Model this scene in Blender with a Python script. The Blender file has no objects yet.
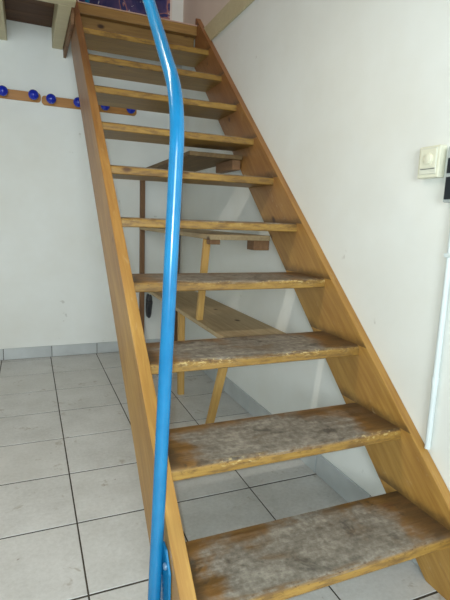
import bpy, bmesh, math, random
from mathutils import Vector, Matrix
random.seed(7)
SC = bpy.context.scene
COL = SC.collection

# ------------------------------------------------------------------ camera
CAM = Vector((-0.3076, -0.8066, 1.0288))
YAW, PITCH, ROLL, FPX = math.radians(22.915), math.radians(-9.645), math.radians(2.077), 466.47
fw = Vector((math.sin(YAW) * math.cos(PITCH), math.cos(YAW) * math.cos(PITCH), math.sin(PITCH)))
rt = Vector((math.cos(YAW), -math.sin(YAW), 0))
up = rt.cross(fw)
r2 = math.cos(ROLL) * rt + math.sin(ROLL) * up
u2 = -math.sin(ROLL) * rt + math.cos(ROLL) * up
cd = bpy.data.cameras.new('camera')
cd.sensor_fit = 'VERTICAL'
cd.sensor_height = 36.0
cd.lens = FPX / 600.0 * 36.0
cd.clip_start = 0.02
cam = bpy.data.objects.new('camera', cd)
COL.objects.link(cam)
M = Matrix((r2, u2, -fw)).transposed().to_4x4()
M.translation = CAM
cam.matrix_world = M
SC.camera = cam

# ------------------------------------------------------------------ world, exposure, large lights
wd = bpy.data.worlds.new('world')
SC.world = wd
wd.use_nodes = True
bgn = wd.node_tree.nodes['Background']
bgn.inputs[0].default_value = (0.75, 0.87, 1.0, 1)
bgn.inputs[1].default_value = 0.6
SC.view_settings.view_transform = 'Standard'
SC.view_settings.look = 'None'
SC.view_settings.gamma = 1.0
SC.view_settings.use_curve_mapping = False
SC.view_settings.exposure = 0.24


def light(name, kind, loc, energy, color, rot=(0, 0, 0), **kw):
    d = bpy.data.lights.new(name, kind)
    d.energy = energy
    d.color = color
    for k, v in kw.items():
        setattr(d, k, v)
    o = bpy.data.objects.new(name, d)
    o.location = loc
    o.rotation_euler = rot
    COL.objects.link(o)
    return o


# the phone's flash, a hand's breadth from the lens
light('phone_flash', 'POINT', CAM - r2 * 0.02 + u2 * 0.006, 33.0, (0.76, 0.95, 1.0), shadow_soft_size=0.004)
# soft fill light added at an unseen window behind the photographer
light('window_fill', 'AREA', (-0.8, -2.93, 1.45), 72.0, (0.86, 0.95, 1.0), (math.radians(90), 0, 0),
      shape='RECTANGLE', size=1.2, size_y=1.1)

# ------------------------------------------------------------------ constants of the place
W, D = 0.775, 2.724            # right wall, back wall
XL, YF, ZT = -3.0, -3.0, 4.5   # left wall, front wall, roof
RISE, RUN, SW, TT, TD = 0.2056, 0.2304, 0.742, 0.035, 0.232
SLOPE = RISE / RUN
ZLOFT = 2.262


# ------------------------------------------------------------------ node helpers
def lin(c):
    f = lambda v: (v / 12.92 if v <= 0.04045 else ((v + 0.055) / 1.055) ** 2.4)
    return tuple(f(v / 255.0) for v in c) + (1.0,)


class Nt:
    def __init__(self, name, rough=0.5, spec=0.5):
        self.m = bpy.data.materials.new(name)
        self.m.use_nodes = True
        self.t = self.m.node_tree
        self.b = self.t.nodes['Principled BSDF']
        self.b.inputs['Roughness'].default_value = rough
        self.b.inputs['Specular IOR Level'].default_value = spec

    def n(self, typ, ins=None, **kw):
        nd = self.t.nodes.new(typ)
        for k, v in kw.items():
            setattr(nd, k, v)
        for k, v in (ins or {}).items():
            if hasattr(v, 'is_output'):
                self.t.links.new(v, nd.inputs[k])
            else:
                nd.inputs[k].default_value = v
        return nd

    def coord(self, kind='Object', scale=(1, 1, 1), jitter=True):
        if kind != 'Position':
            src = self.n('ShaderNodeTexCoord').outputs[kind]
        else:
            src = self.n('ShaderNodeNewGeometry').outputs['Position']
        if jitter:
            oi = self.n('ShaderNodeObjectInfo')
            sc = self.n('ShaderNodeVectorMath', {0: oi.outputs['Location'], 1: (7.3, 5.1, 9.7)}, operation='MULTIPLY')
            src = self.n('ShaderNodeVectorMath', {0: src, 1: sc.outputs[0]}, operation='ADD').outputs[0]
        return self.n('ShaderNodeMapping', {'Vector': src, 'Scale': scale}).outputs[0]

    def noise(self, vec, scale, detail=3, rough=0.55, dist=0.0):
        return self.n('ShaderNodeTexNoise', {'Vector': vec, 'Scale': scale, 'Detail': detail, 'Roughness': rough,
                                             'Distortion': dist}).outputs['Fac']

    def ramp(self, fac, stops):
        r = self.n('ShaderNodeValToRGB', {'Fac': fac})
        el = r.color_ramp.elements
        while len(el) < len(stops):
            el.new(0.5)
        for e, (p, c) in zip(el, stops):
            e.position = p
            e.color = c if len(c) == 4 else lin(c)
        return r.outputs['Color']

    def math(self, op, a, b=0.5, clamp=False):
        nd = self.n('ShaderNodeMath', {0: a, 1: b}, operation=op)
        nd.use_clamp = clamp
        return nd.outputs[0]

    def step(self, v, lo, hi):
        return self.n('ShaderNodeMapRange', {'Value': v, 'From Min': lo, 'From Max': hi}, interpolation_type='SMOOTHSTEP').outputs[0]

    def mix(self, f, a, b, mode='MIX'):
        nd = self.n('ShaderNodeMix', data_type='RGBA', blend_type=mode)
        for k, v in ((0, f), (6, a), (7, b)):
            if hasattr(v, 'is_output'):
                self.t.links.new(v, nd.inputs[k])
            else:
                nd.inputs[k].default_value = v
        return nd.outputs[2]

    def color(self, c):
        if hasattr(c, 'is_output'):
            self.t.links.new(c, self.b.inputs['Base Color'])
        else:
            self.b.inputs['Base Color'].default_value = c
        return self

    def bump(self, h, strength=0.3, dist=0.002):
        bp = self.n('ShaderNodeBump', {'Height': h, 'Strength': strength, 'Distance': dist})
        self.t.links.new(bp.outputs[0], self.b.inputs['Normal'])
        return self

    def rough(self, v):
        self.t.links.new(v, self.b.inputs['Roughness'])
        return self


def plain(name, c, rough=0.5, spec=0.5, var=0.06, metal=0.0, scale=14):
    k = Nt(name, rough, spec)
    f = k.noise(k.coord(), scale)
    a, b = lin([min(255, v * (1 + var)) for v in c]), lin([v * (1 - var) for v in c])
    k.color(k.ramp(f, [(0.3, b), (0.7, a)]))
    k.b.inputs['Metallic'].default_value = metal
    return k.m


def wood(name, light_c, dark_c, knot_c, rough=0.42, grain=1.0, knots=True, jitter=True):
    """varnished softwood, grain along local X"""
    k = Nt(name, rough, 0.45)
    v = k.coord('Object', (1.6 * grain, 22 * grain, 22 * grain), jitter)
    v1 = k.coord('Object', (1, 4, 4), jitter)
    fine = k.noise(v, 3.0, 5, 0.6, 0.6)
    broad = k.noise(v1, 2.2, 2, 0.5, 0.8)
    f = k.math('ADD', k.math('MULTIPLY', fine, 0.6), k.math('MULTIPLY', broad, 0.4))
    c = k.ramp(f, [(0.32, dark_c), (0.5, [(a + b) / 2 for a, b in zip(light_c, dark_c)]), (0.66, light_c)])
    if knots:
        kv = k.coord('Object', (3.2, 5.5, 5.5), jitter)
        vo = k.n('ShaderNodeTexVoronoi', {'Vector': kv, 'Scale': 1.35, 'Randomness': 1.0}).outputs['Distance']
        kn = k.step(vo, 0.13, 0.05)
        c = k.mix(kn, c, lin(knot_c))
    k.color(c)
    k.bump(fine, 0.18, 0.0012)
    return k


# ------------------------------------------------------------------ materials
def m_wall(name, base, dirty):
    k = Nt(name, 0.62, 0.3)
    v = k.coord('Position', jitter=False)
    big = k.noise(v, 1.7, 4, 0.6)
    fine = k.noise(v, 60, 4, 0.6)
    c = k.ramp(big, [(0.3, dirty), (0.62, base)])
    sp = k.noise(v, 9.0, 3, 0.7)
    c = k.mix(k.math('MULTIPLY', k.step(sp, 0.70, 0.76), 0.35), c, lin((150, 145, 132)))
    k.color(c)
    k.bump(k.math('ADD', k.math('MULTIPLY', fine, 0.4), big), 0.25, 0.004)
    return k.m


MW = m_wall('white_plaster', (232, 234, 230), (224, 224, 217))
MPINK = m_wall('upper_plaster', (226, 212, 200), (216, 200, 188))


def m_tile():
    k = Nt('ceramic_tile', 0.33, 0.5)
    v = k.coord('Position', jitter=False)
    oi = k.n('ShaderNodeObjectInfo').outputs['Random']
    n1 = k.noise(v, 5.0, 5, 0.6)
    n2 = k.noise(v, 70, 3, 0.7)
    f = k.math('ADD', k.math('MULTIPLY', n1, 0.6), k.math('MULTIPLY', n2, 0.4))
    c = k.ramp(f, [(0.35, (186, 184, 179)), (0.62, (212, 211, 208))])
    c = k.mix(k.math('MULTIPLY', oi, 0.22), c, lin((204, 200, 192)))
    st = k.noise(v, 7.5, 4, 0.75, 0.4)
    c = k.mix(k.math('MULTIPLY', k.step(st, 0.60, 0.70), 0.5), c, lin((138, 122, 98)))
    sp = k.noise(v, 34, 2, 0.5)
    c = k.mix(k.math('MULTIPLY', k.step(sp, 0.74, 0.79), 0.6), c, lin((112, 92, 70)))
    k.color(c)
    k.rough(k.math('ADD', k.math('MULTIPLY', n1, 0.25), 0.25))
    return k.m


MTILE = m_tile()
MGROUT = plain('dark_grout', (74, 68, 60), 0.9, 0.2, 0.15)
MSKIRT = plain('skirting_tile', (184, 188, 188), 0.35, 0.5, 0.05, scale=5)

STR = wood('varnished_pine', (182, 142, 74), (146, 104, 48), (82, 50, 24))
# scattered dents and pale scratches on the old varnish
_v = STR.coord('Object')
_s = STR.noise(_v, 55, 2, 0.5)
_b = STR.b.inputs['Base Color'].links[0].from_socket
STR.color(STR.mix(STR.math('MULTIPLY', STR.step(_s, 0.76, 0.8), 0.6), _b, lin((226, 200, 150))))
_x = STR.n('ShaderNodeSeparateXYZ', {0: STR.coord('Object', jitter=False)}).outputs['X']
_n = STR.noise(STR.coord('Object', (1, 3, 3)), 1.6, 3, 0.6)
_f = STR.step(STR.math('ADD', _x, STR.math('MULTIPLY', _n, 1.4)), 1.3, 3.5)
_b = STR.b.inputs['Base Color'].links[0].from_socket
STR.color(STR.mix(_f, _b, STR.mix(1.0, _b, (0.68, 0.54, 0.70, 1), 'MULTIPLY')))  # dim warm light of the stair top painted into the upper string colour
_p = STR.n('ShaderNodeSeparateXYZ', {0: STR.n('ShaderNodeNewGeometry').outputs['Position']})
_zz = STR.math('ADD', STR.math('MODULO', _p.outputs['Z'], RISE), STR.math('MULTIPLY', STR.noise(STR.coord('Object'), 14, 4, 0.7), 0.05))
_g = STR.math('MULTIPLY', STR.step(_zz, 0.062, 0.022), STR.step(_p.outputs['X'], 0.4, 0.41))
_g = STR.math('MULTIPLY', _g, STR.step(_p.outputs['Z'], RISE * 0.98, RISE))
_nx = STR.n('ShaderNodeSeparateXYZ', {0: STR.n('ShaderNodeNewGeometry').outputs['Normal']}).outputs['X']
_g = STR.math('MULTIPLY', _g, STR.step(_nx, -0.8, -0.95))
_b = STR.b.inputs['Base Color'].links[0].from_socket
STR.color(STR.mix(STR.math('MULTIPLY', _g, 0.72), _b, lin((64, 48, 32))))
_c = STR.noise(STR.coord('Object', (2, 5, 5)), 5, 5, 0.75, 0.5)
_b = STR.b.inputs['Base Color'].links[0].from_socket
STR.color(STR.mix(STR.math('MULTIPLY', STR.step(_c, 0.60, 0.74), 0.40), _b, lin((196, 176, 136))))
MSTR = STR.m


def m_tread():
    k = wood('worn_pine_tread', (168, 132, 64), (132, 98, 42), (80, 50, 24), rough=0.5)
    base = k.b.inputs['Base Color'].links[0].from_socket
    raw = k.coord('Object', jitter=False)
    v = k.coord('Object')
    sx = k.n('ShaderNodeSeparateXYZ', {0: raw})
    nz = k.n('ShaderNodeSeparateXYZ', {0: k.n('ShaderNodeNewGeometry').outputs['Normal']}).outputs['Z']
    top = k.step(nz, 0.35, 0.9)
    X, Y = sx.outputs['X'], sx.outputs['Y']
    # feet wear the middle of the board and spare its two ends and its back
    ends = k.math('MULTIPLY', k.step(X, -0.02, 0.16), k.step(X, SW + 0.02, SW - 0.22))
    back = k.step(Y, TD + 0.06, TD - 0.10)
    blotch = k.noise(v, 6.5, 5, 0.65, 0.5)
    streak = k.noise(k.coord('Object', (2.0, 16, 16)), 3.0, 4, 0.65)
    m = k.math('ADD', k.math('MULTIPLY', blotch, 0.75), k.math('MULTIPLY', streak, 0.35))
    m = k.math('ADD', m, k.math('MULTIPLY', k.math('MULTIPLY', ends, back), 0.34))
    wear = k.math('MULTIPLY', k.step(m, 0.60, 0.86), top)
    grn = k.noise(v, 55, 4, 0.7)
    grey = k.ramp(k.math('ADD', k.math('MULTIPLY', grn, 0.45), k.math('ADD', k.math('MULTIPLY', streak, 0.25), k.math('MULTIPLY', blotch, 0.3))),
                  [(0.36, (78, 73, 64)), (0.5, (116, 110, 100)), (0.64, (154, 148, 136))])
    brown = k.ramp(streak, [(0.35, (76, 50, 28)), (0.65, (132, 92, 52))])
    c = k.mix(k.math('MULTIPLY', top, 0.78), base, brown)
    c = k.mix(k.math('MULTIPLY', wear, 0.93), c, grey)
    # scuffed, dirty front face
    fd = k.noise(k.coord('Object', (7, 30, 30)), 2.0, 5, 0.7)
    front = k.math('MULTIPLY', k.step(Y, 0.022, 0.004), k.step(fd, 0.42, 0.66))
    c = k.mix(k.math('MULTIPLY', front, 0.85), c, lin((104, 76, 40)))
    # black grime, mostly against the strings
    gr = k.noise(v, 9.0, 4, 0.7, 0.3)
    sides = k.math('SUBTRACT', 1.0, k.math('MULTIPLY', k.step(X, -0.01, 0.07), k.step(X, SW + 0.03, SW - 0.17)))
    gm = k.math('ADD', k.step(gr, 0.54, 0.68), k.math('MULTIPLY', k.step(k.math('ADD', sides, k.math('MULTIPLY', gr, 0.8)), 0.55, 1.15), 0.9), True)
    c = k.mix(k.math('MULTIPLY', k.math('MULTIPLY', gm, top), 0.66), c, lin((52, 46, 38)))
    # chipped nosing: pale bare wood and dark splinters along the front arris
    fr = k.math('MULTIPLY', k.step(Y, 0.020, 0.002), k.step(sx.outputs['Z'], -TT * 0.75, -TT * 0.2))
    ch = k.noise(k.coord('Object', (26, 60, 60)), 2.2, 4, 0.7)
    low = k.step(k.n('ShaderNodeSeparateXYZ', {0: k.n('ShaderNodeObjectInfo').outputs['Location']}).outputs['Z'], 1.25, 0.75)
    fr = k.math('MULTIPLY', fr, k.math('ADD', k.math('MULTIPLY', low, 0.85), 0.15))
    chx = k.noise(k.coord('Object', (3, 3, 3)), 1.6, 1)
    pale = k.math('MULTIPLY', k.math('MULTIPLY', k.step(ch, 0.54, 0.60), k.step(chx, 0.50, 0.60)), fr)
    c = k.mix(k.math('MULTIPLY', pale, 0.6), c, lin((206, 184, 128)))
    dk = k.math('MULTIPLY', k.step(ch, 0.44, 0.36), fr)
    c = k.mix(k.math('MULTIPLY', dk, 0.75), c, lin((78, 52, 28)))
    k.color(c)
    k.rough(k.math('ADD', k.math('MULTIPLY', wear, 0.3), 0.42))
    h = k.math('ADD', k.math('MULTIPLY', grn, 0.5), k.math('MULTIPLY', streak, 0.5))
    k.bump(h, 0.5, 0.003)
    return k.m


MTREAD = m_tread()
MLAND = wood('landing_pine', (160, 122, 66), (126, 92, 46), (70, 44, 22), rough=0.5).m
MSHELFD = wood('darker_shelf_board', (128, 104, 66), (96, 74, 44), (60, 42, 24), rough=0.65).m  # darker wood tone for the top shelf board
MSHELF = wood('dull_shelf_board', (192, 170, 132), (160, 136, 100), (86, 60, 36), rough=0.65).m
MPALE = wood('pale_batten', (206, 168, 100), (176, 134, 70), (110, 74, 40), rough=0.6).m
MPOST = wood('dark_brown_post', (140, 104, 70), (106, 74, 46), (58, 34, 20), rough=0.6).m
MLOFT = wood('dark_loft_boards', (104, 70, 42), (66, 42, 26), (36, 24, 16), rough=0.7).m
MJOIST = wood('cream_painted_beam', (206, 196, 160), (192, 180, 144), (170, 150, 116), rough=0.5, knots=False).m
MRACK = wood('rack_pine', (190, 134, 62), (156, 102, 42), (100, 60, 24), rough=0.4).m


def m_blue():
    k = Nt('blue_gloss_paint', 0.22, 0.5)
    v = k.coord('Object', jitter=False)
    c = k.ramp(k.noise(v, 9, 4, 0.6), [(0.3, (18, 102, 148)), (0.7, (27, 120, 168))])
    c = k.mix(k.math('MULTIPLY', k.step(k.noise(v, 48, 3, 0.6), 0.70, 0.76), 0.7), c, lin((24, 70, 110)))
    k.color(c)
    return k.m


MBLUE = m_blue()
MKNOB = plain('cobalt_ball', (24, 44, 168), 0.2, 0.5, 0.05)
MBOLT = plain('worn_bolt', (120, 150, 178), 0.35, 0.5, 0.12, 0.5)
MIVORY = plain('ivory_plastic', (222, 220, 198), 0.4, 0.5, 0.02)
MIVORY2 = plain('ivory_plastic_frame', (212, 212, 196), 0.4, 0.5, 0.02)
MGREYP = plain('grey_plastic', (172, 178, 176), 0.4, 0.5, 0.03)
MBLACK = plain('black_plastic', (26, 32, 38), 0.3, 0.5, 0.1)
MCABLE = plain('dark_cable', (52, 52, 54), 0.5, 0.5, 0.2)
MPIPE = plain('white_conduit', (208, 216, 216), 0.5, 0.5, 0.02)
MSLOT = plain('slot_shadow_gap', (96, 96, 88), 0.6, 0.3, 0.02)
MSTRIP = plain('pinkish_edge_strip', (198, 166, 150), 0.5, 0.4, 0.05)
MPAPER = plain('poster_border', (226, 216, 206), 0.6, 0.3, 0.02)


# ------------------------------------------------------------------ mesh helpers
def link(name, me, mat, parent=None, loc=None, rot=None):
    o = bpy.data.objects.new(name, me)
    if me is not None and mat is not None and not me.materials:
        me.materials.append(mat)
    COL.objects.link(o)
    if parent is not None:
        o.parent = parent
    if loc is not None:
        o.location = loc
    if rot is not None:
        o.rotation_euler = rot
    return o


def mesh_of(bm, name, smooth=False):
    bmesh.ops.recalc_face_normals(bm, faces=bm.faces)
    me = bpy.data.meshes.new(name)
    bm.to_mesh(me)
    bm.free()
    if smooth:
        me.polygons.foreach_set('use_smooth', [True] * len(me.polygons))
        me.set_sharp_from_angle(angle=math.radians(40))
    return me


def add_box(bm, a, b):
    vs = [bm.verts.new((x, y, z)) for x in (a[0], b[0]) for y in (a[1], b[1]) for z in (a[2], b[2])]
    for f in ((0, 1, 3, 2), (4, 6, 7, 5), (0, 4, 5, 1), (2, 3, 7, 6), (0, 2, 6, 4), (1, 5, 7, 3)):
        bm.faces.new([vs[i] for i in f])


def box_me(a, b, bev=0.0, name='box', seg=1):
    bm = bmesh.new()
    add_box(bm, a, b)
    if bev:
        bmesh.ops.bevel(bm, geom=bm.edges[:], offset=bev, segments=seg, profile=0.5, affect='EDGES')
    return mesh_of(bm, name)


def box(name, a, b, mat, parent=None, bev=0.0, seg=1):
    """box between two corners; its origin sits at the low corner so that grain runs in its own space"""
    a = Vector(a)
    b = Vector(b)
    me = box_me((0, 0, 0), b - a, bev, name, seg)
    return link(name, me, mat, parent, a)


def beam(name, p, q, w, h, mat, parent=None, upv=(0, 0, 1), bev=0.002):
    """bar from p to q, local X along it (grain follows)"""
    p, q = Vector(p), Vector(q)
    L = (q - p).length
    x = (q - p).normalized()
    y = Vector(upv).cross(x)
    if y.length < 1e-4:
        y = Vector((0, 1, 0))
    y.normalize()
    z = x.cross(y)
    me = box_me((0, -w / 2, -h / 2), (L, w / 2, h / 2), bev, name)
    o = link(name, me, mat, parent)
    m = Matrix((x, y, z)).transposed().to_4x4()
    m.translation = p
    o.matrix_local = m
    return o


def prism(name, pts, ext, mat, parent=None, bev=0.0, loc=None, axis=0, seg=1, smooth=False):
    """polygon pts extruded by ext along axis (0: pts are y,z; 1: pts are x,z; 2: pts are x,y)"""
    bm = bmesh.new()

    def mk(u, v, t):
        return ((t, u, v), (u, t, v), (u, v, t))[axis]
    lo = [bm.verts.new(mk(u, v, 0)) for u, v in pts]
    hi = [bm.verts.new(mk(u, v, ext)) for u, v in pts]
    bm.faces.new(lo)
    bm.faces.new(hi[::-1])
    n = len(pts)
    for i in range(n):
        bm.faces.new((lo[i], lo[(i + 1) % n], hi[(i + 1) % n], hi[i]))
    bmesh.ops.recalc_face_normals(bm, faces=bm.faces)
    if bev:
        es = [e for e in bm.edges if e.calc_face_angle(0) > 0.5]
        bmesh.ops.bevel(bm, geom=es, offset=bev, segments=seg, profile=0.5, affect='EDGES')
    return link(name, mesh_of(bm, name, smooth), mat, parent, loc)


def tube_me(pts, r, name, n=20, caps=True):
    bm = bmesh.new()
    pts = [Vector(p) for p in pts]
    rings = []
    t0 = (pts[1] - pts[0]).normalized()
    nrm = t0.orthogonal().normalized()
    for i, p in enumerate(pts):
        a = pts[max(0, i - 1)]
        b = pts[min(len(pts) - 1, i + 1)]
        t = (b - a).normalized()
        nrm = (nrm - t * nrm.dot(t)).normalized()
        bi = t.cross(nrm)
        rings.append([bm.verts.new(p + r * (math.cos(2 * math.pi * k / n) * nrm + math.sin(2 * math.pi * k / n) * bi)) for k in range(n)])
    for a, b in zip(rings, rings[1:]):
        for k in range(n):
            bm.faces.new((a[k], a[(k + 1) % n], b[(k + 1) % n], b[k]))
    if caps:
        bm.faces.new(rings[0][::-1])
        bm.faces.new(rings[-1])
    return mesh_of(bm, name, True)


def lathe_me(prof, name, n=24):
    """profile (radius, height) turned about local Z"""
    bm = bmesh.new()
    rings = []
    for r, z in prof:
        if r < 1e-6:
            rings.append([bm.verts.new((0, 0, z))])
        else:
            rings.append([bm.verts.new((r * math.cos(2 * math.pi * k / n), r * math.sin(2 * math.pi * k / n), z)) for k in range(n)])
    for a, b in zip(rings, rings[1:]):
        for k in range(n):
            i, j = k, (k + 1) % n
            if len(a) == 1 and len(b) == 1:
                continue
            if len(a) == 1:
                bm.faces.new((a[0], b[j], b[i]))
            elif len(b) == 1:
                bm.faces.new((a[i], a[j], b[0]))
            else:
                bm.faces.new((a[i], a[j], b[j], b[i]))
    return mesh_of(bm, name, True)


def smooth_path(pts, steps=8):
    """Catmull-Rom through pts"""
    P = [Vector(p) for p in pts]
    out = []
    for i in range(len(P) - 1):
        p0, p1, p2, p3 = P[max(0, i - 1)], P[i], P[i + 1], P[min(len(P) - 1, i + 2)]
        for s in range(steps):
            t = s / steps
            out.append(0.5 * ((2 * p1) + (p2 - p0) * t + (2 * p0 - 5 * p1 + 4 * p2 - p3) * t * t + (3 * p1 - p0 - 3 * p2 + p3) * t ** 3))
    out.append(P[-1])
    return out


def thing(name, label, cat, loc=(0, 0, 0), group=None):
    o = bpy.data.objects.new(name, None)
    o.empty_display_size = 0.1
    COL.objects.link(o)
    o.location = loc
    tag(o, label, cat, group)
    return o


def tag(o, label, cat, group=None, kind=None):
    o['label'] = label
    o['category'] = cat
    if group:
        o['group'] = group
    if kind:
        o['kind'] = kind
    return o


def struct(o, label, cat):
    o['kind'] = 'structure'
    o['label'] = label
    o['category'] = cat
    return o


# ------------------------------------------------------------------ the setting: floor with its tiles
floor = box('floor', (XL, YF, -0.12), (W, D, -0.002), MGROUT)
struct(floor, 'floor of pale grey square ceramic tiles with dark joints', 'floor')
FO = Vector((XL, YF, -0.12))
PX, PY, GAP, GAPY = 0.324, 0.330, 0.0052, 0.0080
xs = [-0.187 + PX * i for i in range(-9, 4)]
ys = [0.366 + PY * i for i in range(-11, 9)]
cache = {}
for i in range(len(xs) - 1):
    for j in range(len(ys) - 1):
        x0, x1 = max(xs[i], XL) + GAP / 2, min(xs[i + 1], W) - GAP / 2
        y0, y1 = max(ys[j], YF) + GAPY / 2, min(ys[j + 1], D) - GAPY / 2
        if x1 - x0 < 0.012 or y1 - y0 < 0.012:
            continue
        key = (round(x1 - x0, 4), round(y1 - y0, 4))
        if key not in cache:
            bm = bmesh.new()
            add_box(bm, (0, 0, 0), (x1 - x0, y1 - y0, 0.002))
            te = [e for e in bm.edges if all(v.co.z > 0.0015 for v in e.verts)]
            bmesh.ops.bevel(bm, geom=te, offset=0.0008, segments=1, affect='EDGES')
            cache[key] = mesh_of(bm, 'tile')
        o = link('tile', cache[key], MTILE, floor, Vector((x0, y0, -0.002)) - FO)
        o.location.z += random.uniform(0, 0.0005)

# walls (full height of both storeys)
wb = box('wall_back', (XL - 0.15, D, -0.12), (W + 0.15, D + 0.15, ZT), MW)
struct(wb, 'off-white plaster wall at the back behind the coat rack', 'wall')
wr = box('wall_right', (W, YF - 0.15, -0.12), (W + 0.15, D, 2.235), MW)
struct(wr, 'white plaster wall right of the staircase', 'wall')
wu = box('wall_right_upper', (W, YF - 0.15, 2.235), (W + 0.15, D, ZT), MPINK)
struct(wu, 'pinkish plaster wall of the upper floor above the cream beam', 'wall')
wl = box('wall_left', (XL - 0.15, YF - 0.15, -0.12), (XL, D, ZT), MW)
struct(wl, 'white plaster wall on the left side of the room', 'wall')
bm = bmesh.new()
for a, b in (((XL, YF - 0.15, -0.12), (-1.5, YF, ZT)), ((-0.3, YF - 0.15, -0.12), (W, YF, ZT)),
             ((-1.5, YF - 0.15, -0.12), (-0.3, YF, 0.9)), ((-1.5, YF - 0.15, 2.0), (-0.3, YF, ZT))):
    add_box(bm, a, b)
wf = link('wall_front', mesh_of(bm, 'wall_front'), MW)
struct(wf, 'white plaster wall with an added window, behind the photographer', 'wall')
rf = box('ceiling_upper', (XL - 0.15, YF - 0.15, ZT), (W + 0.15, D + 0.15, ZT + 0.1), MW)
struct(rf, 'white ceiling of the upper floor', 'ceiling')

# unseen window added in the front wall to go with the fill light
k = Nt('window_glass', 0.02, 0.5)
k.color((0.9, 0.95, 1, 1))
k.b.inputs['Transmission Weight'].default_value = 1.0
k.noise(k.coord(), 3)
MGLASS = k.m
win = thing('added_window', 'unseen white framed window added in the wall behind the photographer', 'window', (-1.5, YF - 0.1, 0.9))
win['kind'] = 'structure'
for a, b in (((0, 0, 0), (1.2, 0.05, 0.05)), ((0, 0, 1.05), (1.2, 0.05, 1.1)), ((0, 0, 0.05), (0.05, 0.05, 1.05)),
             ((1.15, 0, 0.05), (1.2, 0.05, 1.05)), ((0.575, 0, 0.05), (0.625, 0.05, 1.05))):
    box('window_frame', a, b, MPIPE, win)
for x in (0.05, 0.625):
    box('pane', (x, 0.02, 0.05), (x + 0.525, 0.026, 1.05), MGLASS, win)

# skirting tiles
bb = thing('baseboard_back', 'row of grey skirting tiles along the back wall', 'baseboard', (0, D, 0))
bb['kind'] = 'structure'
box('grout', (XL, -0.005, 0.0), (W - 0.010, 0.0, 0.081), MGROUT, bb)
x = -0.178 - 0.321 * 9
while x < W - 0.03:
    a, b = max(x, XL), min(x + 0.321, W)
    if b - a > 0.02:
        box('skirting_tile', (a + 0.002, -0.009, 0.002), (b - 0.002, 0.0, 0.083), MSKIRT, bb, 0.0012)
    x += 0.321
br = thing('baseboard_right', 'row of grey skirting tiles along the right wall below the stairs', 'baseboard', (W, 0, 0))
br['kind'] = 'structure'
box('grout', (-0.005, YF, 0.0), (0.0, D - 0.010, 0.093), MGROUT, br)
y = 0.70 - 0.33 * 11
while y < D - 0.03:
    a, b = max(y, YF), min(y + 0.33, D - 0.010)
    if b - a > 0.02:
        box('skirting_tile', (-0.009, a + 0.002, 0.002), (0.0, b - 0.002, 0.095), MSKIRT, br, 0.0012)
    y += 0.33

# loft floor seen from below: dark boards on cream joists
ce = thing('ceiling', 'dark boarded loft floor on cream joists over the room', 'ceiling', (0, 0, 0))
ce['kind'] = 'structure'
y = YF
i = 0
while y < D - 0.01:
    y1 = min(y + 0.142, D)
    x1 = -0.075 if y1 > -0.2 else W
    box('plank', (XL, y + 0.0015, 2.240), (x1, y1 - 0.0015, 2.262), MLOFT, ce)
    y = y1
for xc in (-0.43, -0.092, -0.77, -1.11, -1.45, -1.79, -2.13, -2.47, -2.81):
    box('joist', (xc - 0.034, -0.2, 2.115), (xc + 0.034, 1.93, 2.240), MJOIST, ce, 0.003)
    box('joist', (xc - 0.034, 2.015, 2.115), (xc + 0.034, D, 2.240), MJOIST, ce, 0.003)
box('cross_beam', (XL, 1.93, 2.115), (-0.042, 2.015, 2.240), MJOIST, ce, 0.003)
box('trimmer', (-0.056, 2.10, 2.065), (-0.038, D, 2.300), MPOST, ce, 0.002)
t1 = box('trim_1', (W - 0.012, -0.2, 2.120), (W, 2.24, 2.235), MJOIST, None, 0.003)
struct(t1, 'cream painted beam running along the top of the right wall', 'beam')

# ------------------------------------------------------------------ staircase
st = thing('staircase', 'steep open-riser pine staircase with two strings and worn treads', 'staircase')
ang = math.atan(SLOPE)
YE = 2.345


def stringer(x0, th, top_off, depth, knob):
    """side board; local X follows the slope, cut level at the floor and plumb at the loft"""
    zt = lambda y: RISE + SLOPE * y + top_off
    zb = lambda y: zt(y) - depth
    y_front = -0.165
    pts = [(y_front, 0.0), (y_front, zt(y_front))] if zt(y_front) > 0.02 else [((0.02 - RISE - top_off) / SLOPE, 0.0)]
    pts = [(-0.13, 0.0), (-0.13, zt(-0.13))]
    pts += [(YE - 0.012, zt(YE - 0.012)), (YE, zt(YE) - 0.012), (YE, zb(YE)), (-(RISE + top_off - depth) / SLOPE, 0.0)]
    c, s = math.cos(ang), math.sin(ang)
    loc = [(y * c + z * s, -y * s + z * c) for y, z in pts]      # (along, across)
    bm = bmesh.new()
    lo = [bm.verts.new((u, 0, v)) for u, v in loc]
    hi = [bm.verts.new((u, th, v)) for u, v in loc]
    bm.faces.new(lo)
    bm.faces.new(hi[::-1])
    n = len(loc)
    for i in range(n):
        bm.faces.new((lo[i], lo[(i + 1) % n], hi[(i + 1) % n], hi[i]))
    bmesh.ops.recalc_face_normals(bm, faces=bm.faces)
    bmesh.ops.bevel(bm, geom=bm.edges[:], offset=0.0025, segments=2, profile=0.5, affect='EDGES')
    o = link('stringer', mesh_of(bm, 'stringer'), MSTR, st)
    xd = Vector((0, c, s))
    yd = Vector((-1, 0, 0))
    zd = xd.cross(yd)
    m = Matrix((xd, yd, zd)).transposed().to_4x4()
    m.translation = (x0 + th, 0, 0)
    o.matrix_local = m
    return o


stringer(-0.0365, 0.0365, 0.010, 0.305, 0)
stringer(SW, W - SW - 0.001, 0.034, 0.310, 1)

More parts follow.
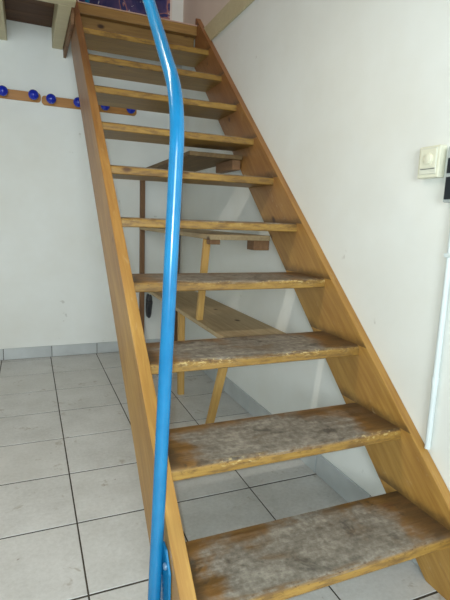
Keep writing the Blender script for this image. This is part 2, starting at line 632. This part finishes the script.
# one tread mesh: rounded, slightly hollowed by feet; eleven treads
def tread_me(seed):
    TD = 0.226 if seed < 5 else (0.245 if seed < 8 else 0.262)
    rnd = random.Random(seed)
    nx = 36
    prof = []
    r = 0.012
    for k in range(6):                                   # rounded nosing
        a = math.pi / 2 * k / 5
        prof.append((r - r * math.sin(a), -r + r * math.cos(a)))
    prof = prof[::-1]
    prof = [(0.003, -TT), (0.0, -TT + 0.003)] + prof[0:] + [(0.03, 0.0), (0.08, 0.0), (0.14, 0.0), (0.19, 0.0), (TD - 0.002, 0.0), (TD, -0.002), (TD, -TT)]
    ch_v = 0.0
    amp = 0.0035 if seed < 5 else 0.0015
    bm = bmesh.new()
    cols = []
    for i in range(nx + 1):
        x = SW * i / nx
        hollow = amp * math.exp(-((x - SW * 0.5) / 0.2) ** 2)
        ch_v = 0.72 * ch_v + rnd.gauss(0, 0.0009)
        chip = max(0, ch_v) * (1.0 if seed in (2, 4) else 0.5)
        vs = []
        for (y, z) in prof:
            f = math.exp(-(y / 0.07) ** 2)
            zz = z - (hollow * f if z > -0.012 else 0)
            yy = y
            if y < 0.012 and z > -0.013:
                yy += chip
                zz -= chip * 0.7
            vs.append(bm.verts.new((x, yy, zz)))
        cols.append(vs)
    n = len(prof)
    for a, b in zip(cols, cols[1:]):
        for k in range(n):
            bm.faces.new((a[k], b[k], b[(k + 1) % n], a[(k + 1) % n]))
    bm.faces.new(cols[0])
    bm.faces.new(cols[-1][::-1])
    return mesh_of(bm, 'tread', True)


for k in range(1, 11):
    link('tread', tread_me(k), MTREAD, st, (0, (k - 1) * RUN, k * RISE))
box('landing_nosing', (0.0, 10 * RUN, 2.205), (SW, 10 * RUN + 0.045, ZLOFT), MLAND, st, 0.004, 2)
box('edge_strip', (0.0, 10 * RUN - 0.002, ZLOFT), (SW, 10 * RUN + 0.028, ZLOFT + 0.006), MSTRIP, st, 0.001)
for y0, y1 in ((10 * RUN + 0.046, 10 * RUN + 0.185), (10 * RUN + 0.187, 10 * RUN + 0.30), (10 * RUN + 0.302, D - 0.002)):
    box('landing_board', (-0.036, y0, 2.232) if y0 > YE + 0.001 else (0.0, y0, 2.232), (SW - 0.001 if y0 < YE else W - 0.003, y1, ZLOFT - 0.001), MLAND, st, 0.002)

box('landing_joist', (0.0, 10 * RUN + 0.055, 2.10), (SW - 0.001, 10 * RUN + 0.095, 2.232), MLAND, st, 0.002)

# ------------------------------------------------------------------ blue handrail
hr = thing('handrail', 'bent blue painted steel pipe handrail on the left string of the stairs', 'handrail', (-0.0679, 0.135, 0.0))
HO = Vector((-0.0679, 0.135, 0.0))


def ray(px, py):
    return fw + r2 * (px - 225) / FPX - u2 * (py - 300) / FPX


def at_depth(px, py, d):
    return CAM + ray(px, py) * d


PR = 0.0152
A = Vector((-0.0622, 0.138, 0.141))
B = Vector((-0.016, 0.162, 1.266))
post = [A + (B - A) * t for t in (-0.1238, 0.0, 0.2, 0.4, 0.6, 0.8, 0.90)]
dirv = Vector((0.012, 0.309, 0.297)).normalized()
top = [B + dirv * s for s in (0.13, 0.30, 0.8, 1.6, 2.4, 2.97)]
P0, P2 = B - (B - A).normalized() * 0.10, B + dirv * 0.10
bend = [P0 * (1 - t) ** 2 + B * 2 * t * (1 - t) + P2 * t * t for t in [i / 14 for i in range(15)]]
path = smooth_path(post, 7) + bend + smooth_path(top, 7)
e = top[-1]
path += [e + Vector((0.0, 0.05, 0.02)), e + Vector((0, 0.09, -0.02)), e + Vector((0, 0.10, -0.10)), Vector((e.x, e.y + 0.10, ZLOFT + 0.0015))]
link('pipe', tube_me([p - HO for p in path], PR, 'pipe', 24), MBLUE, hr)
# flat steel plate welded to the pipe and bolted to the string
pl = prism('bracket_plate', [(0.082, 0.02), (0.19, 0.02), (0.16, 0.225), (0.142, 0.288), (0.114, 0.285), (0.082, 0.245)], 0.006, MBLUE, hr, 0.001,
           loc=Vector((-0.0440, 0, 0)) - HO)
bolt = lathe_me([(0, 0), (0.008, 0), (0.008, 0.003), (0.0055, 0.0055), (0, 0.006)], 'bolt', 12)
for yy, zz in ((0.106, 0.250), (0.11, 0.09)):
    link('bolt', bolt, MBOLT, hr, Vector((-0.0440, yy, zz)) - HO, (0, math.radians(-90), 0))

# ------------------------------------------------------------------ shelf under the stairs
sh = thing('shelf_rack', 'rough wooden shelf of three boards on battens under the staircase', 'shelf', (0.46, 0.95, 0))
SO = Vector((0.46, 0.95, 0))


def sbox(name, a, b, mat, bev=0.002):
    """long axis along Y: build along local X then turn"""
    a, b = Vector(a), Vector(b)
    me = box_me((0, 0, 0), (b.y - a.y, b.x - a.x, b.z - a.z), bev, name)
    return link(name, me, mat, sh, Vector((b.x, a.y, a.z)) - SO, (0, 0, math.pi / 2))


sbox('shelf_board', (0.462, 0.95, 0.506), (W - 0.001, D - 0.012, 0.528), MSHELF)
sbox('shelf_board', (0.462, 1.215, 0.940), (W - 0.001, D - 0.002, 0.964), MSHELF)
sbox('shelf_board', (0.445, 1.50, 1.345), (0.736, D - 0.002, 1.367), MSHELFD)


def sbeam(name, p, q, w, h, mat, upv=(0, 1, 0)):
    return beam(name, Vector(p) - SO, Vector(q) - SO, w, h, mat, sh, upv)


sbeam('post', (0.480, 2.70, 0.0), (0.480, 2.70, 1.345), 0.034, 0.034, MPOST)
sbeam('post', (0.748, 2.694, 0.0), (0.748, 2.694, 1.345), 0.034, 0.034, MPOST)
sbeam('leg', (0.500, 1.73, 0.0), (0.490, 1.72, 0.506), 0.036, 0.030, MPALE)
sbeam('leg', (0.484, 1.222, 0.002), (0.476, 0.985, 0.506), 0.034, 0.028, MPALE)
sbeam('strut', (0.480, 1.385, 0.528), (0.478, 1.300, 0.940), 0.032, 0.026, MPALE)
sbox('batten', (0.462, 1.222, 0.918), (0.515, 1.262, 0.940), MPOST)
sbox('batten', (0.690, 1.222, 0.893), (W - 0.001, 1.300, 0.940), MPOST)
sbox('batten', (0.690, 1.520, 1.295), (0.736, 1.760, 1.345), MPOST)
sbox('batten', (0.745, 0.97, 0.466), (W - 0.001, 2.60, 0.506), MPALE)

# dark bundle hanging on the rear post
cb = thing('cable_bundle', 'small dark cable bundle hanging on the rear shelf post under the stairs', 'cable', (0.521, 2.672, 0.27))
for q, (rx, rz, z0, dx) in enumerate(((0.010, 0.085, 0.095, 0.0), (0.014, 0.070, 0.080, 0.006), (0.009, 0.060, 0.115, 0.012), (0.012, 0.050, 0.060, 0.002))):
    loop = [(rx * math.cos(a) + dx, -0.010 * q, z0 + rz * math.sin(a)) for a in [2 * math.pi * t / 24 for t in range(25)]]
    link('cable_loop', tube_me(loop, 0.0085, 'cable_loop', 8, False), MCABLE, cb)
link('cable_tie', tube_me([(-0.016, -0.014, 0.12), (0.028, -0.014, 0.115)], 0.020, 'cable_tie', 10), MCABLE, cb)

# ------------------------------------------------------------------ coat racks with blue balls
knob_me = lathe_me([(0, 0), (0.011, 0), (0.011, 0.018), (0.015, 0.021)] +
                   [(0.032 * math.cos(a), 0.048 + 0.028 * math.sin(a)) for a in [-1.2 + 2.77 * t / 12 for t in range(12)]] + [(0, 0.076)], 'knob', 24)


def rack(x0, x1, knobs, label, z=1.76):
    t = thing('coat_rack', label, 'coat rack', (x0, D, z), 'coat racks on the back wall')
    L, H, r = x1 - x0, 0.060, 0.022
    pts = []
    for cx, cz, a0 in ((L - r, r, -90), (L - r, H - r, 0), (r, H - r, 90), (r, r, 180)):
        for q in range(6):
            a = math.radians(a0 + 18 * q)
            pts.append((cx + r * math.cos(a), cz + r * math.sin(a)))
    prism('backboard', pts, -0.016, MRACK, t, 0.002, axis=1)
    for kx in knobs:
        link('knob', knob_me, MKNOB, t, (kx - x0, -0.016, 0.034), (math.radians(90), 0, 0))
    return t


rack(-0.835, -0.204, (-0.79, -0.612, -0.432, -0.250), 'pine coat rack with blue ball knobs, cut off by the left picture edge')
rack(-0.199, 0.436, (-0.142, 0.030, 0.208, 0.386), 'pine coat rack with blue ball knobs, partly behind the stair string', 1.748)

# ------------------------------------------------------------------ things on the right wall
sw = thing('light_switch', 'ivory surface-mounted switch box with a round dimmer dial', 'switch', (W, 0.205, 1.170))
box('body', (-0.026, 0.0, 0.0), (0.0, 0.076, 0.088), MIVORY, sw, 0.003, 2)
fr = box('frame', (-0.0285, 0.008, 0.010), (-0.026, 0.068, 0.082), MIVORY2, sw, 0.001)
box('rocker', (-0.030, 0.010, 0.027), (-0.0285, 0.066, 0.079), MIVORY, sw, 0.0005)
box('slot', (-0.0292, 0.012, 0.0235), (-0.0285, 0.064, 0.0255), MSLOT, sw)
dial = lathe_me([(0, 0), (0.0175, 0), (0.0175, 0.0015), (0.0145, 0.002), (0.014, 0.005), (0.012, 0.006), (0, 0.006)], 'dial', 28)
link('dial', dial, MIVORY, sw, (-0.030, 0.036, 0.052), (0, math.radians(-90), 0))

pn = thing('wall_panel', 'grey framed box with black windows at the right picture edge', 'wall panel', (W, 0.070, 1.100))
box('body', (-0.022, 0.0, 0.0), (0.0, 0.112, 0.15), MGREYP, pn, 0.003, 2)
box('black_window', (-0.026, 0.006, 0.008), (-0.022, 0.106, 0.068), MBLACK, pn, 0.001)
box('black_window', (-0.026, 0.006, 0.078), (-0.022, 0.106, 0.118), MBLACK, pn, 0.001)

cv = thing('conduit', 'thin white vertical conduit on the right wall below the black box', 'pipe', (W, 0.146, 0))
link('pipe', tube_me([(-0.011, 0, 0.3848), (-0.011, 0, 1.098)], 0.0085, 'conduit_pipe', 20), MPIPE, cv)
link('coupling', tube_me([(-0.0112, 0, 0.585), (-0.0112, 0, 0.607)], 0.0102, 'coupling', 20), MPIPE, cv)
for z in (0.95,):
    box('clip', (-0.0215, -0.012, z), (0.0, 0.012, z + 0.012), MPIPE, cv, 0.001)

# ------------------------------------------------------------------ poster on the upper wall
k = Nt('poster_print', 0.45, 0.4)
v = k.coord('Object', (1, 1, 1), False)
n = k.noise(v, 5.5, 3, 0.5, 1.2)
c = k.ramp(n, [(0.30, (28, 30, 62)), (0.46, (52, 52, 104)), (0.60, (96, 78, 120)), (0.66, (176, 120, 110)), (0.70, (54, 58, 112))])
w2 = k.noise(v, 12, 3, 0.6, 2.0)
c = k.mix(k.step(w2, 0.66, 0.69), c, lin((196, 198, 206)))
k.color(c)
ps = thing('poster', 'dark blue and purple printed poster on the wall above the stair landing', 'poster', (0.05, D, 2.36))
box('sheet', (0.0, -0.004, 0.0), (0.625, -0.001, 0.85), k.m, ps)
for a, b in (((-0.01, -0.006, -0.012), (0.635, -0.001, 0.0)), ((0.625, -0.006, 0.0), (0.640, -0.001, 0.85)), ((-0.012, -0.006, 0.0), (0.0, -0.001, 0.85))):
    box('border', a, b, MPAPER, ps)

# ------------------------------------------------------------------ lamps (both above the picture)
k = Nt('lamp_diffuser', 0.5)
k.color((0.9, 0.88, 0.8, 1))
k.b.inputs['Emission Color'].default_value = (1.0, 0.86, 0.66, 1)
k.b.inputs['Emission Strength'].default_value = 2.0
k.noise(k.coord(), 5)
MDIFF = k.m


def tube_lamp(loc, label, energy, color, L):
    t = thing('ceiling_lamp', label, 'lamp', loc)
    box('base', (-L / 2 - 0.03, -0.03, -0.03), (L / 2 + 0.03, 0.03, 0.0), MIVORY, t, 0.003)
    for x in (-L / 2 - 0.02, L / 2):
        box('socket', (x, -0.015, -0.075), (x + 0.02, 0.015, -0.03), MIVORY, t, 0.002)
    link('tube', tube_me([(-L / 2, 0, -0.055), (L / 2, 0, -0.055)], 0.013, 'tube', 16), MDIFF, t)
    light('lamp_light', 'AREA', Vector(loc) + Vector((0, 0, -0.072)), energy, color, shape='RECTANGLE', size=L, size_y=0.04)


tube_lamp((-0.60, 0.48, 2.115), 'fluorescent tube lamp under the loft joists left of the stairs', 9.5, (1.0, 0.94, 0.83), 0.9)
tube_lamp((-0.6, 1.2, ZT), 'fluorescent tube lamp on the ceiling of the upper floor', 14, (1.0, 0.76, 0.60), 0.6)
